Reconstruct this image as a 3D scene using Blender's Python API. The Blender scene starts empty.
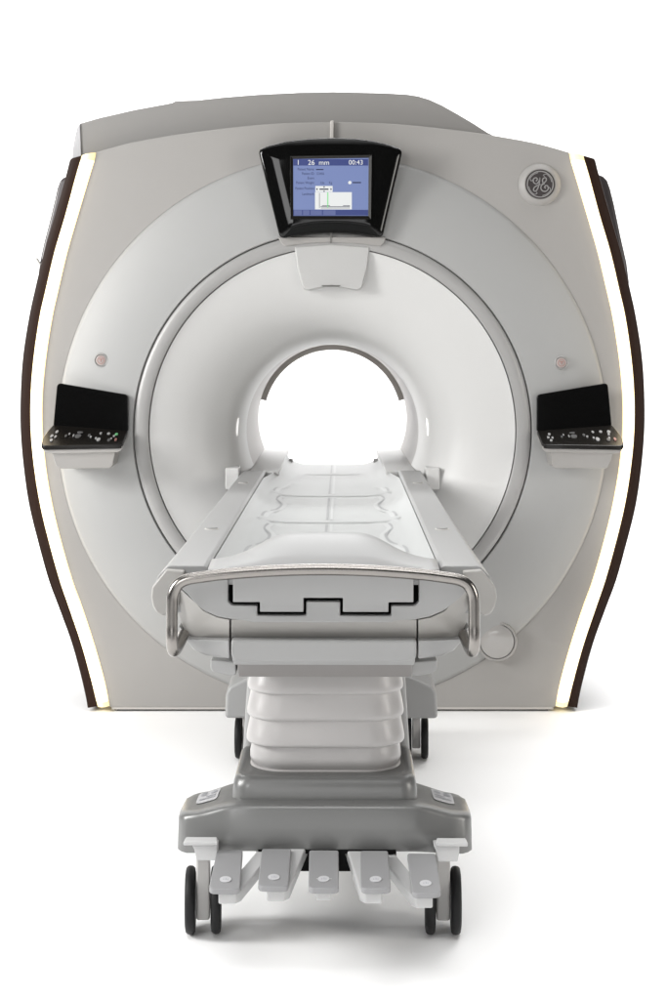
import bpy, bmesh, math
from mathutils import Vector
PI = math.pi
sc = bpy.context.scene
C = sc.collection

# ------------------------------------------------------------------ measures
F = 1518.0          # focal length in photo pixels (photo 667 x 1000)
CX, CY = 332.5, 346.0   # principal point: vertical centre line and horizon
H = 1.381           # camera height
DG = 5.73           # distance to the flat scanner front

def gx(px, D): return (px - CX) * D / F
def gz(py, D): return H - (py - CY) * D / F
TY0, TX0, TS = 3.56, -0.0174, 0.0066     # patient table origin and slight yaw
def tc(D): return TX0 + (D - TY0) * TS
def tl(px, py, D):                        # local table coordinates of a measured spot
    return (gx(px, D) - tc(D), D - TY0, gz(py, D))

# ------------------------------------------------------------------ materials
def mat(name, col, rough=0.4, metal=0.0, coat=0.0, emis=None, estr=0.0, noise=0.0, bump=0.0, scale=60, aniso=0.0, coat_rough=0.1, spec=0.5):
    m = bpy.data.materials.new(name); m.use_nodes = True
    nt = m.node_tree; b = nt.nodes['Principled BSDF']
    b.inputs['Base Color'].default_value = (*col, 1)
    b.inputs['Roughness'].default_value = rough
    b.inputs['Metallic'].default_value = metal
    b.inputs['Coat Weight'].default_value = coat
    b.inputs['Coat Roughness'].default_value = coat_rough
    b.inputs['Anisotropic'].default_value = aniso
    b.inputs['Specular IOR Level'].default_value = spec
    if emis:
        b.inputs['Emission Color'].default_value = (*emis, 1)
        b.inputs['Emission Strength'].default_value = estr
    tcn = nt.nodes.new('ShaderNodeTexCoord')
    if noise or bump:
        n = nt.nodes.new('ShaderNodeTexNoise'); n.inputs['Scale'].default_value = scale
        n.inputs['Detail'].default_value = 4
        nt.links.new(tcn.outputs['Object'], n.inputs['Vector'])
        if noise:
            r = nt.nodes.new('ShaderNodeMapRange')
            r.inputs['To Min'].default_value = max(0, rough - noise)
            r.inputs['To Max'].default_value = rough + noise
            nt.links.new(n.outputs['Fac'], r.inputs['Value'])
            nt.links.new(r.outputs['Result'], b.inputs['Roughness'])
        if bump:
            bp = nt.nodes.new('ShaderNodeBump'); bp.inputs['Strength'].default_value = bump
            bp.inputs['Distance'].default_value = 0.001
            nt.links.new(n.outputs['Fac'], bp.inputs['Height'])
            nt.links.new(bp.outputs['Normal'], b.inputs['Normal'])
    return m

M = {}
M['white'] = mat('scanner_plastic', (.315, .304, .292), .5, noise=.05, bump=.05, scale=400)
M['disc'] = mat('surround_plastic', (.345, .345, .341), .5, noise=.05, scale=300)
M['flare'] = mat('flare_plastic', (.57, .567, .56), .45)
M['housing'] = mat('housing_plastic', (.45, .447, .44), .35)
M['bore'] = mat('bore_liner', (.43, .405, .39), .5)
M['ring'] = mat('satin_ring', (.33, .325, .32), .42, metal=.1)
M['trim'] = mat('grey_trim', (.52, .50, .475), .5)
M['seam'] = mat('seam_dark', (.15, .147, .14), .6)
M['top'] = mat('top_cover_plastic', (.27, .262, .253), .45)
M['brown'] = mat('dark_brown_edge', (.020, .0085, .005), .5, spec=.15)
M['cover'] = mat('side_cover_brown', (.06, .05, .052), .3, coat=.25)
M['strip'] = mat('light_strip_diffuser', (.9, .85, .75), .4, emis=(1, .80, .50), estr=5.0)
M['stripside'] = mat('light_strip_side', (.85, .75, .5), .4, emis=(1, .78, .46), estr=1.25)
M['stripend'] = mat('strip_end_cap', (.85, .75, .45), .4, emis=(1, .80, .40), estr=.75)
M['black'] = mat('black_gloss', (.003, .003, .003), .07, spec=.3)
M['keypad'] = mat('keypad_black', (.008, .007, .006), .25, spec=.35)
M['plinth'] = mat('plinth', (.10, .10, .095), .6)
M['table'] = mat('table_plastic', (.30, .30, .298), .42, noise=.05, scale=300)
M['cradle'] = mat('cradle_plastic', (.375, .385, .38), .36, spec=.35)
M['ridge_lt'] = mat('cradle_ridge_highlight', (.42, .43, .425), .36)  # cradle plastic lightened, a painted highlight along the moulding
M['groove_dk'] = mat('cradle_groove_shade', (.27, .275, .28), .4)  # cradle plastic darkened, painted shade along the moulding
M['tgrey'] = mat('table_grey_plastic', (.325, .315, .30), .4)
M['beam'] = mat('beam_grey_plastic', (.21, .20, .195), .45)
M['bellows'] = mat('bellows_vinyl', (.40, .388, .383), .33, bump=.1, scale=120)
M['base'] = mat('base_metallic_paint', (.155, .156, .153), .36, metal=.3, coat=.12, coat_rough=.2)
M['pedal'] = mat('pedal_grey', (.25, .25, .255), .45)
M['arm'] = mat('arm_white', (.45, .45, .45), .4)
M['fork'] = mat('caster_grey', (.38, .37, .36), .42)
M['tyre'] = mat('black_rubber', (.006, .006, .0065), .55, spec=.3)
M['hub'] = mat('hub_grey', (.35, .35, .35), .4)
M['gap'] = mat('gap_black', (.004, .004, .004), .9, spec=.1)
M['label'] = mat('label_white', (.5, .5, .515), .4)
M['ink'] = mat('label_ink', (.36, .37, .40), .5)
M['badge'] = mat('badge_dark', (.085, .075, .075), .35, metal=.5)
M['badgelt'] = mat('badge_silver', (.36, .35, .345), .35, metal=.3)
M['pink'] = mat('button_pink', (.37, .325, .31), .4)
M['red'] = mat('mark_red', (.34, .16, .14), .4)
M['green'] = mat('mark_green', (.15, .45, .2), .4)
M['key'] = mat('key_white', (.36, .36, .36), .4)
M['keydk'] = mat('key_grey', (.10, .10, .10), .4)
M['clear'] = mat('port_cover_plastic', (.38, .367, .355), .12, coat=.5)
M['laser'] = mat('laser_window', (.9, .9, .9), .3, emis=(1, .98, .95), estr=.55)
# brushed stainless steel
m = mat('brushed_steel', (.27, .255, .24), .24, metal=1.0, aniso=0); M['steel'] = m
# screen
def scr(name, col, s=1.0): return mat(name, (.02, .02, .02), .25, emis=col, estr=s)
M['s_bg'] = scr('screen_blue', (.19, .25, .50), .95)
M['s_hd'] = scr('screen_header', (.035, .055, .22), .95)
M['s_tab'] = scr('screen_tab', (.11, .14, .33), .95)
M['s_wh'] = scr('screen_white', (.85, .87, .86), .95)
M['s_tx'] = scr('screen_text_dark', (.01, .015, .06), .9)
M['s_gr'] = scr('screen_green', (.30, .80, .35), .95)
# seamless paper sweep
m = mat('white_paper', (.92, .92, .92), .95, bump=.02, scale=40, spec=.1); M['paper'] = m

# ------------------------------------------------------------------ mesh helpers
def empty(name, loc=(0, 0, 0), rz=0):
    o = bpy.data.objects.new(name, None); C.objects.link(o)
    o.location = loc; o.rotation_euler = (0, 0, rz); o.empty_display_size = .1
    return o

def obj(name, bm, mats, parent=None, bevel=0, seg=3, ang=32, smooth=True, label=None):
    bmesh.ops.remove_doubles(bm, verts=bm.verts, dist=1e-6)
    bmesh.ops.recalc_face_normals(bm, faces=bm.faces)
    me = bpy.data.meshes.new(name); bm.to_mesh(me); bm.free()
    if not isinstance(mats, (list, tuple)): mats = [mats]
    for x in mats: me.materials.append(x)
    if smooth:
        me.polygons.foreach_set('use_smooth', [True] * len(me.polygons))
        me.set_sharp_from_angle(angle=math.radians(ang))
    o = bpy.data.objects.new(name, me); C.objects.link(o)
    if parent: o.parent = parent
    if bevel:
        md = o.modifiers.new('bevel', 'BEVEL'); md.width = bevel; md.segments = seg
        md.limit_method = 'ANGLE'; md.angle_limit = math.radians(ang)
        md.harden_normals = True; md.use_clamp_overlap = True
    if label: o['label'] = label
    return o

def face(bm, vs, mi=0):
    try:
        f = bm.faces.new(vs); f.material_index = mi; return f
    except ValueError: return None

def round_poly(pts, r, n=5):
    """round the corners of a 2-D polygon; r a number or one per corner"""
    out = []; N = len(pts)
    for i, p in enumerate(pts):
        rr = r[i] if isinstance(r, (list, tuple)) else r
        p = Vector(p); a = Vector(pts[i - 1]) - p; b = Vector(pts[(i + 1) % N]) - p
        d = min(rr, a.length * .48, b.length * .48)
        if d <= 1e-6: out.append(tuple(p)); continue
        A = p + a.normalized() * d; B = p + b.normalized() * d
        for k in range(n + 1):
            t = k / n
            q = A * (1 - t) ** 2 + p * 2 * t * (1 - t) + B * t * t
            out.append(tuple(q))
    return out

def prism(bm, pts, y0, y1, mi=0, off=(0, 0), s=1.0, cen=(0, 0)):
    """pts in (x,z); extrude along y; s scales the far end about cen"""
    a = [bm.verts.new((p[0], y0, p[1])) for p in pts]
    b = [bm.verts.new(((p[0] - cen[0]) * s + cen[0] + off[0], y1, (p[1] - cen[1]) * s + cen[1] + off[1])) for p in pts]
    face(bm, a, mi); face(bm, b[::-1], mi)
    n = len(pts)
    for i in range(n): face(bm, (a[i], a[(i + 1) % n], b[(i + 1) % n], b[i]), mi)

def slab(bm, pts, depth, mi=0, dz=0):
    """front polygon of 3-D points, thickened backwards along y"""
    a = [bm.verts.new(p) for p in pts]
    b = [bm.verts.new((p[0], p[1] + depth, p[2] + dz)) for p in pts]
    face(bm, a, mi); face(bm, b[::-1], mi)
    n = len(pts)
    for i in range(n): face(bm, (a[i], a[(i + 1) % n], b[(i + 1) % n], b[i]), mi)

def box(bm, x0, x1, y0, y1, z0, z1, mi=0):
    prism(bm, [(x0, z0), (x1, z0), (x1, z1), (x0, z1)], y0, y1, mi)

def lathe(bm, prof, cx, cz, seg=128, mi=0, a0=0, a1=2 * PI, caps=False):
    """prof: list of (radius, y, centre-z offset); axis along y"""
    full = abs(a1 - a0 - 2 * PI) < 1e-6
    n = seg if full else seg + 1
    rows = []
    for pr in prof:
        r, y = pr[0], pr[1]; dz = pr[2] if len(pr) > 2 else 0
        rows.append([bm.verts.new((cx + r * math.cos(a0 + (a1 - a0) * k / seg), y, cz + dz + r * math.sin(a0 + (a1 - a0) * k / seg))) for k in range(n)])
    for i in range(len(rows) - 1):
        for k in range(seg):
            k2 = (k + 1) % n
            face(bm, (rows[i][k], rows[i][k2], rows[i + 1][k2], rows[i + 1][k]), mi)
    if caps and full:
        face(bm, rows[0], mi); face(bm, rows[-1][::-1], mi)
    return rows

def loft(bm, rings, mi=0, cap=True, closed=True):
    vs = [[bm.verts.new(p) for p in r] for r in rings]
    n = len(rings[0])
    for i in range(len(vs) - 1):
        for k in range(n if closed else n - 1):
            k2 = (k + 1) % n
            face(bm, (vs[i][k], vs[i][k2], vs[i + 1][k2], vs[i + 1][k]), mi)
    if cap: face(bm, vs[0], mi); face(bm, vs[-1][::-1], mi)
    return vs

def catmull(P, n=8):
    P = [Vector(p) for p in P]; out = []
    Q = [P[0] * 2 - P[1]] + P + [P[-1] * 2 - P[-2]]
    for i in range(1, len(Q) - 2):
        for k in range(n):
            t = k / n; a, b, c, d = Q[i - 1:i + 3]
            out.append(.5 * ((2 * b) + (c - a) * t + (2 * a - 5 * b + 4 * c - d) * t * t + (3 * b - a - 3 * c + d) * t ** 3))
    out.append(P[-1]); return out

def tube(bm, path, r, seg=12, mi=0, n=8, smooth=True):
    P = catmull(path, n) if smooth else [Vector(p) for p in path]
    up = Vector((0, 1, 0)); rings = []
    t0 = (P[1] - P[0]).normalized()
    if abs(t0.dot(up)) > .9: up = Vector((0, 0, 1))
    nrm = t0.cross(up).normalized()
    for i, p in enumerate(P):
        t = (P[min(i + 1, len(P) - 1)] - P[max(i - 1, 0)]).normalized()
        nrm = (nrm - t * nrm.dot(t)).normalized(); b = t.cross(nrm)
        rr = r[min(i * len(r) // len(P), len(r) - 1)] if isinstance(r, list) else r
        rings.append([p + (nrm * math.cos(2 * PI * k / seg) + b * math.sin(2 * PI * k / seg)) * rr for k in range(seg)])
    loft(bm, rings, mi)

def rrect(hx, hy, r, n=6):
    """rounded rectangle ring, half sizes hx, hy"""
    out = []
    for cx_, cy_, a in ((hx - r, hy - r, 0), (-hx + r, hy - r, PI / 2), (-hx + r, -hy + r, PI), (hx - r, -hy + r, 1.5 * PI)):
        for k in range(n + 1):
            t = a + PI / 2 * k / n
            out.append((cx_ + r * math.cos(t), cy_ + r * math.sin(t)))
    return out

def text_bm(bm, s, x, y, z, size, mi=0, align='LEFT', sx=1.0):
    """flat lettering in the x-z plane facing -y"""
    cu = bpy.data.curves.new('t', 'FONT'); cu.body = s; cu.size = size; cu.align_x = align
    to = bpy.data.objects.new('t', cu); C.objects.link(to)
    dg = bpy.context.evaluated_depsgraph_get(); dg.update()
    me = bpy.data.meshes.new_from_object(to.evaluated_get(dg))
    k = len(bm.verts)
    b2 = bmesh.new(); b2.from_mesh(me)
    mp = {}
    for v in b2.verts: mp[v] = bm.verts.new((x + v.co.x * sx, y, z + v.co.y))
    for f in b2.faces: face(bm, [mp[v] for v in f.verts], mi)
    b2.free(); bpy.data.objects.remove(to); bpy.data.curves.remove(cu); bpy.data.meshes.remove(me)

# ================================================================== SCANNER
scanner = empty('mri_scanner', (0, DG, 0))
scanner['label'] = 'large pale grey ring-shaped MRI scanner with glowing edge strips and black display over its bore'
scanner['category'] = 'medical scanner'
def sp(name, bm, mats, parent=None, **k):
    """a scanner part, modelled in world coordinates and moved to its parent's frame"""
    for v in bm.verts: v.co.y -= DG
    return obj(name, bm, mats, parent or scanner, **k)
X = lambda dpx, D=DG: dpx * D / F
Z = lambda py, D=DG: gz(py, D)

# half outline: photo row, panel edge, strip edge, outer edge
OUT = [(156, 236.5, 251, 262.5), (177, 243, 257.2, 267.8), (215, 254.3, 267.4, 278.5), (252, 265, 278.3, 289.3),
       (290, 274, 287.2, 298.5), (317, 280, 293.2, 304.3), (355, 286, 298.8, 310.2), (392, 289.6, 301.9, 312.7),
       (430, 289.8, 302, 312.8), (467, 286.5, 298.7, 309.8), (505, 280, 292.6, 304.3), (542, 271, 283.8, 295.3),
       (580, 260, 273.2, 284.8), (607, 250.2, 264, 274.8), (645, 237.8, 251.2, 261), (682, 227.6, 241, 250.9), (707, 222.8, 235, 245.5)]
def smooth_side(col):
    P = [Vector((r[col], r[0], 0)) for r in OUT]
    return [(p.x, p.y) for p in catmull(P, 4)]
side_panel = smooth_side(1); side_strip = smooth_side(2); side_out = smooth_side(3)
TOP = [(0, 122), (40, 123), (75, 125), (125, 130.5), (158, 135), (200, 142.5), (225, 149)]
def top_curve(): return [(p.x, p.y) for p in catmull([Vector((a, b, 0)) for a, b in TOP + [(236.5, 152.5)]], 4)]

CZ = Z(430); RD = X(275)
def outline(side, top_end=None):
    """closed outline in (x,z) from a half side curve plus the top arc"""
    t = top_curve(); s = [side[0]] + list(side[1:])
    half = t[:-1] + [(side[0][0], 152.5 + (side[0][0] - 236.5) * .24)] + s[1:]
    R = [(X(a), Z(b)) for a, b in half]
    L = [(-x, z) for x, z in R[::-1] if x > 1e-6]
    return R + L

def ray_hit(poly, c, ang):
    d = (math.cos(ang), math.sin(ang)); best = None
    n = len(poly)
    for i in range(n):
        (x1, z1), (x2, z2) = poly[i], poly[(i + 1) % n]
        ex, ez = x2 - x1, z2 - z1
        den = d[0] * ez - d[1] * ex
        if abs(den) < 1e-12: continue
        t = ((x1 - c[0]) * ez - (z1 - c[1]) * ex) / den
        u = ((x1 - c[0]) * d[1] - (z1 - c[1]) * d[0]) / den
        if t > 0 and -1e-9 <= u <= 1 + 1e-9: best = t if best is None else max(best, t)
    return best

def holed(bm, poly, c, r, y, y_back=None, mi=0, N=240):
    angs = sorted(set([round(2 * PI * k / N, 6) for k in range(N)] + [round(math.atan2(p[1] - c[1], p[0] - c[0]) % (2 * PI), 6) for p in poly]))
    A = []; B = []; Bk = []
    for a in angs:
        t = ray_hit(poly, c, a)
        A.append(bm.verts.new((c[0] + r * math.cos(a), y, c[1] + r * math.sin(a))))
        B.append(bm.verts.new((c[0] + t * math.cos(a), y, c[1] + t * math.sin(a))))
        if y_back is not None: Bk.append(bm.verts.new((c[0] + t * math.cos(a), y_back, c[1] + t * math.sin(a))))
    n = len(angs)
    for i in range(n):
        j = (i + 1) % n
        face(bm, (A[i], A[j], B[j], B[i]), mi)
        if Bk: face(bm, (B[i], B[j], Bk[j], Bk[i]), mi)

# front panel
bm = bmesh.new()
holed(bm, outline(side_panel), (0, CZ), RD, DG, DG + .10)
sp('front_panel', bm, M['white'], bevel=.006, ang=40)

# raised round surround between the panel and the ring
DR = DG - .065                       # distance of the ring
RO = 198.5 * DR / F; RI = 183 * DR / F
bm = bmesh.new()
pr = [(RD + .003, DG + .004), (RD - .001, DG + .0005), (RD - .003, DG - .0015), (RD - .010, DG - .0075), (RD - .012, DG - .009), (RD - .016, DG - .0105)]
for t in (.1, .2, .3, .4, .5, .6, .7, .8, .9, 1.0):
    r = RD - .016 + (RO + .007 - (RD - .016)) * t
    pr.append((r, DG - .0105 - .0545 * (1 - (1 - t) ** 2.0)))
pr += [(RO + .0045, DR + .003), (RO + .0035, DR + .02)]
lathe(bm, pr, 0, CZ, 200)
sp('bore_surround', bm, M['disc'], ang=50)
# satin ring
bm = bmesh.new()
lathe(bm, [(RO + .002, DR + .03), (RO - .001, DR + .004), (RO - .004, DR - .001), (RO - .02, DR - .004), (RI + .008, DR - .002), (RI + .004, DR + .001), (RI + .0035, DR + .03)], 0, CZ, 200)
sp('trim_ring', bm, M['ring'], ang=50)
bm = bmesh.new()
lathe(bm, [(RO + .004, DR + .015), (RI - .006, DR + .015)], 0, CZ, 160)
sp('seam_channel', bm, M['seam'])
# bore flare and bore (the bore runs a little lower than the flare's centre)
CB = H - (418 - CY) / 210.0
dzb = CB - CZ
DB = 7.22
bm = bmesh.new()
prof = [(RI + .001, DR + .03), (RI + .001, DR + .008), (RI - .0005, DR + .004), (RI - .006, DR + .006)]
body = [(.66, .012), (.60, .030), (.54, .053), (.48, .086), (.435, .125), (.40, .172), (.375, .235), (.36, .32), (.352, .42), (.35, .52)]
P = catmull([Vector((RI - .006, .006, 0))] + [Vector((a, b, 0)) for a, b in body], 5)
for p in P[1:]:
    t = min(1, max(0, (RI - p.x) / (RI - .35)))
    prof.append((p.x, DR + p.y, dzb * t * t * (3 - 2 * t)))
lathe(bm, prof, 0, CZ, 200)
sp('bore_flare', bm, M['flare'], ang=60)
bm = bmesh.new()
lathe(bm, [(.35, DR + .52), (.35, DB - .02), (.352, DB - .004), (.36, DB)], 0, CB, 128)
sp('bore_tube', bm, M['bore'], ang=60)
bm = bmesh.new()
lathe(bm, [(.3495, DB - .06), (.326, DB - .056), (.3235, DB - .05), (.3235, DB - .01), (.349, DB - .006)], 0, CB, 90, a0=math.radians(15), a1=math.radians(165))
sp('bore_rear_trim', bm, M['trim'], ang=40)
# laser windows on both sides of the throat
for s in (-1, 1):
    bm = bmesh.new()
    r0 = .3735; D0 = DR + .242
    zc = gz(427, D0)
    vs = []
    for k in range(20):
        a = 2 * PI * k / 20
        yy = D0 + .012 * math.cos(a)
        zz = zc + .036 * math.sin(a)
        rr = math.sqrt(max(0, (.3725 - (yy - D0) * .25) ** 2 - (zz - CB) ** 2)) - .0015
        vs.append(bm.verts.new((s * rr, yy, zz)))
    face(bm, vs)
    sp('laser_window', bm, M['laser'])

# light strips and dark edge panels
for s in (-1, 1):
    A = [(s * X(a), Z(b)) for a, b in side_panel]; B = [(s * X(a), Z(b)) for a, b in side_strip]; Cc = [(s * X(a), Z(b)) for a, b in side_out]
    n = len(A)
    def clipz(L, zt, zb):
        L = list(L); L[0] = (L[0][0], zt); L[-1] = (L[-1][0], zb); return L
    A = clipz(A, Z(152.5), Z(706)); B = clipz(B, Z(155.5), Z(706.5)); Cc = clipz(Cc, Z(158.5), Z(708.5))
    bm = bmesh.new(); rings = []
    for i in range(n):
        a = Vector((A[i][0], A[i][1])); b = Vector((B[i][0], B[i][1])); w = b - a
        ring = []
        for t, d in ((.01, .03), (.01, .002), (.09, -.005), (.3, -.015), (.5, -.018), (.7, -.015), (.91, -.005), (.99, .002), (.99, .03)):
            q = a + w * t; ring.append((q.x, DG + d, q.y))
        rings.append(ring)
    # the short end pieces are dimmer caps
    vs = loft(bm, rings, 0)
    for f in bm.faces:
        f.normal_update()
        if len(f.verts) == 4 and abs(f.calc_center_median().y - DG) > .0 and f.calc_center_median().y > DG - .0035 : f.material_index = 2
        zc = f.calc_center_median().z
        if zc > Z(160) or zc < Z(699): f.material_index = 1
    sp('light_strip', bm, [M['strip'], M['stripend'], M['stripside']], ang=60)
    bm = bmesh.new(); rings = []
    for i in range(n):
        b = Vector((B[i][0], B[i][1])); c = Vector((Cc[i][0], Cc[i][1])); w = c - b
        ring = []
        for t, d in ((.0, .05), (.0, .006), (.08, .003), (.35, .003), (.75, .006), (.95, .009), (1.0, .015), (1.0, .06), (.98, .50), (.0, .50)):
            q = b + w * t; ring.append((q.x, DG + d, q.y))
        rings.append(ring)
    loft(bm, rings)
    sp('edge_panel', bm, M['brown'], ang=35)

# rear enclosure (behind the front)
bm = bmesh.new()
po = outline(side_strip)
po2 = [(x * .985, CZ + (z - CZ) * .985 if z > .3 else max(z, .03)) for x, z in po]
holed(bm, po2, (0, CB), .36, DB, None)
for k in range(len(po2)):
    p, q = po2[k], po2[(k + 1) % len(po2)]
    face(bm, [bm.verts.new((p[0], DG + .09, p[1])), bm.verts.new((q[0], DG + .09, q[1])), bm.verts.new((q[0], DB, q[1])), bm.verts.new((p[0], DB, p[1]))])
sp('enclosure', bm, M['top'], ang=40)
# plinth
bm = bmesh.new(); box(bm, -X(216), X(216), DG + .02, DB - .1, 0, Z(706.4) + .004)
sp('plinth', bm, M['plinth'])
bm = bmesh.new(); box(bm, -X(221), X(221), DG + .004, DG + .03, Z(709.6), Z(706.3))
sp('base_trim', bm, M['trim'])

# top cover behind the front, asymmetric
DT = DG + .13
sil = [(71.5, 160), (72.5, 148), (75, 135), (77, 127), (80, 123.2), (100, 117.5), (135, 109.5), (172, 102.7), (175, 100.8), (197, 100),
       (225, 97), (260, 94.2), (300, 92.3), (333, 91.6), (383, 92.8), (405, 94), (418, 95.8), (430, 99.5), (442, 105), (458, 114), (474, 123.5), (488, 132.5), (505, 141), (520, 160)]
pts = [(gx(a, DT), gz(b, DT)) for a, b in sil]
pts = pts + [(pts[-1][0], 1.9), (pts[0][0], 1.9)]
bm = bmesh.new(); prism(bm, pts, DT, DB - .15)
sp('top_cover', bm, M['top'], bevel=.006, ang=50)
bm = bmesh.new()
prism(bm, [(gx(a, DT - .004), gz(b, DT - .004)) for a, b in ((72.2, 160), (73, 149), (75.5, 136), (77.5, 128), (80, 123.8), (81.5, 160))], DT - .006, DT + .05)
sp('corner_trim', bm, M['label'], bevel=.002)
# outward side covers
DS = DG + .30
for s, sl in ((-1, [(74, 176), (66, 176.5), (62.5, 177.5), (59.5, 181), (57, 188), (54.3, 200), (48.5, 224), (43.5, 243), (39.5, 262), (37, 280), (60, 300)]),
              (1, [(590, 173), (599, 174), (603.5, 176), (607.5, 180), (610.5, 188), (614.5, 204), (621.5, 238), (627, 262), (630, 285), (606, 300)])):
    bm = bmesh.new(); P0 = [(gx(a, DS), gz(b, DS)) for a, b in sl]
    prism(bm, P0, DS, DS + .7)
    sp('side_cover', bm, M['cover'], bevel=.012, ang=60)
bm = bmesh.new()
tube(bm, [(gx(41, DS), DS - .01, gz(265, DS)), (gx(39, DS), DS - .01, gz(262, DS)), (gx(36.8, DS), DS - .01, gz(258.5, DS))], .005)
sp('side_hook', bm, M['trim'])
# centre slot at the top and seam under the display
bm = bmesh.new()
box(bm, gx(330.3, DG), gx(333.8, DG), DG - .014, DG + .02, Z(139), Z(121))
sp('centre_slot', bm, M['trim'], bevel=.003)

# ---------------------------------------------------------------- display
DM = DG - .105
def gp(px, py, D): return (gx(px, D), gz(py, D))
top = [(258, 149.5), (268, 145.5), (285, 141.3), (308, 138.4), (332, 137.5), (355, 138.2), (375, 140.8), (392, 145), (403, 149.5)]
bot = [(382.5, 237.5), (372, 235.7), (355, 233.6), (332, 232.7), (308, 233.8), (292, 236.4), (280, 239)]
raw = [gp(a, b, DM) for a, b in top + bot]
rads = [.03] + [0] * 7 + [.03] + [.022] + [0] * 5 + [.022]
op = round_poly(raw, rads, 5)
cen = gp(331, 187, DM)
bm = bmesh.new()
def ringat(s, y, shrink=0):
    o = []
    for p in op:
        v = Vector((p[0] - cen[0], p[1] - cen[1])); L = v.length
        v = v * s * (1 - shrink / L); o.append((cen[0] + v.x, y, cen[1] + v.y))
    return o
loft(bm, [ringat(.97, DG - .03), ringat(.99, DM + .022), ringat(1, DM + .010), ringat(1, DM + .006, .0015), ringat(1, DM + .002, .005), ringat(1, DM - .0005, .013), ringat(.88, DM - .0075), ringat(.72, DM - .013)])
display = sp('display', bm, M['black'], ang=40)
def sub(name, bm, mats, par, **k):
    o = sp(name, bm, mats, scanner, **k); o.parent = par; return o
YS = DM - .0155
def scrp(px, py, y=YS): return (gx(px, YS), y, gz(py, YS))
# frame
bm = bmesh.new()
fo = [(290.2, 156.2), (371.8, 155), (371, 219.3), (290.5, 219.3)]; fi = [(293.2, 159), (368.6, 158), (368.2, 215.8), (293.4, 215.8)]
for i in range(4):
    j = (i + 1) % 4
    q = [fo[i], fo[j], fi[j], fi[i]]
    slab(bm, [(gx(a, YS), YS - (.004 if k < 2 else .002), gz(b, YS)) for k, (a, b) in enumerate(q)], .01)
sub('screen_frame', bm, M['keypad'], display, bevel=.0008)
bm = bmesh.new()
def srect(x0, y0, x1, y1, y, mi):
    face(bm, [bm.verts.new((gx(a, YS), y, gz(b, YS))) for a, b in ((x0, y1), (x1, y1), (x1, y0), (x0, y0))], mi)
e = .0003
srect(293, 158, 369, 216.2, YS, 0)
srect(293.4, 159, 368.2, 165.6, YS - e, 1)
srect(293.4, 209.8, 368.2, 215.4, YS - e, 1)
srect(294, 210.2, 302, 215, YS - 2 * e, 2); srect(303, 210.2, 309.5, 215, YS - 2 * e, 2); srect(310.5, 210.2, 322, 215, YS - 2 * e, 2); srect(323, 210.2, 335.5, 215, YS - 2 * e, 2)
srect(315, 192.2, 351.8, 209.4, YS - 2 * e, 3)
srect(315.4, 186, 332.6, 192, YS - 2 * e, 3)
srect(327.2, 192.4, 328.4, 207.5, YS - 3 * e, 5)
srect(319.2, 193, 319.7, 208, YS - 3 * e, 4)
srect(320.5, 206.4, 350, 207.0, YS - 3 * e, 4)
srect(321.0, 207.8, 350, 208.3, YS - 3 * e, 4)
srect(322, 205.4, 330, 206.0, YS - 3 * e, 4); srect(343, 205.4, 350, 206.0, YS - 3 * e, 4)
srect(319.5, 188.6, 328.5, 189.9, YS - 3 * e, 4)
for q in (317, 331): srect(q - .6, 188.3, q + .6, 190, YS - 3 * e, 4)
srect(323.4, 186.4, 324.8, 187.6, YS - 3 * e, 4); srect(323.4, 190.8, 324.8, 191.8, YS - 3 * e, 4)
srect(296.5, 191, 297, 191.2, YS - 3 * e, 4)
vs = [bm.verts.new((gx(349.8 + 1.7 * math.cos(t * PI / 8), YS), YS - 2 * e, gz(182.6 + 1.7 * math.sin(t * PI / 8), YS))) for t in range(16)]
face(bm, vs, 3)
px = YS / F
def st(s, x, y, size, mi, al='LEFT'): text_bm(bm, s, gx(x, YS), YS - 3 * e, gz(y, YS), size * px, mi, al, .80 if size < 5 else 1.0)
st('1', 296.5, 164.8, 7, 3); st('26  mm', 307.8, 164.9, 7, 3); st('00:43', 348.6, 164.6, 6.6, 3)
for s, y in (('Patient Name:', 170.4), ('Patient ID:', 174.8), ('Exam:', 179.2), ('Patient Weight:', 183.9), ('Patient Position:', 189.6), ('Landmark:', 195.2)):
    st(s, 314.6, y, 3.7, 4, 'RIGHT')
st('123456', 316, 174.8, 3.4, 4); st('Lbs', 320.5, 183.9, 3.6, 4); st('Kg', 329, 183.9, 3.6, 4)
srect(316, 169.0, 323.5, 170.1, YS - 3 * e, 4)
srect(352.6, 182, 361, 183.2, YS - 3 * e, 4)
sub('screen', bm, [M['s_bg'], M['s_hd'], M['s_tab'], M['s_wh'], M['s_tx'], M['s_gr']], display, smooth=False)

# light lip under the display
bm = bmesh.new()
DL = DR - .012
lp = [(278, 237), (386, 237), (384.5, 243), (380, 246.3), (360, 243.8), (331, 242.2), (305, 243.4), (285, 246.3), (281, 243)]
prism(bm, [gp(a, b, DL) for a, b in lp], DL, DR + .02)
sp('display_lip', bm, M['white'], bevel=.004)
bm = bmesh.new(); box(bm, gx(330.2, DL), gx(331.6, DL), DL - .002, DL + .01, gz(243, DL), gz(233, DL)); sp('lip_seam', bm, M['seam'])
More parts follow.
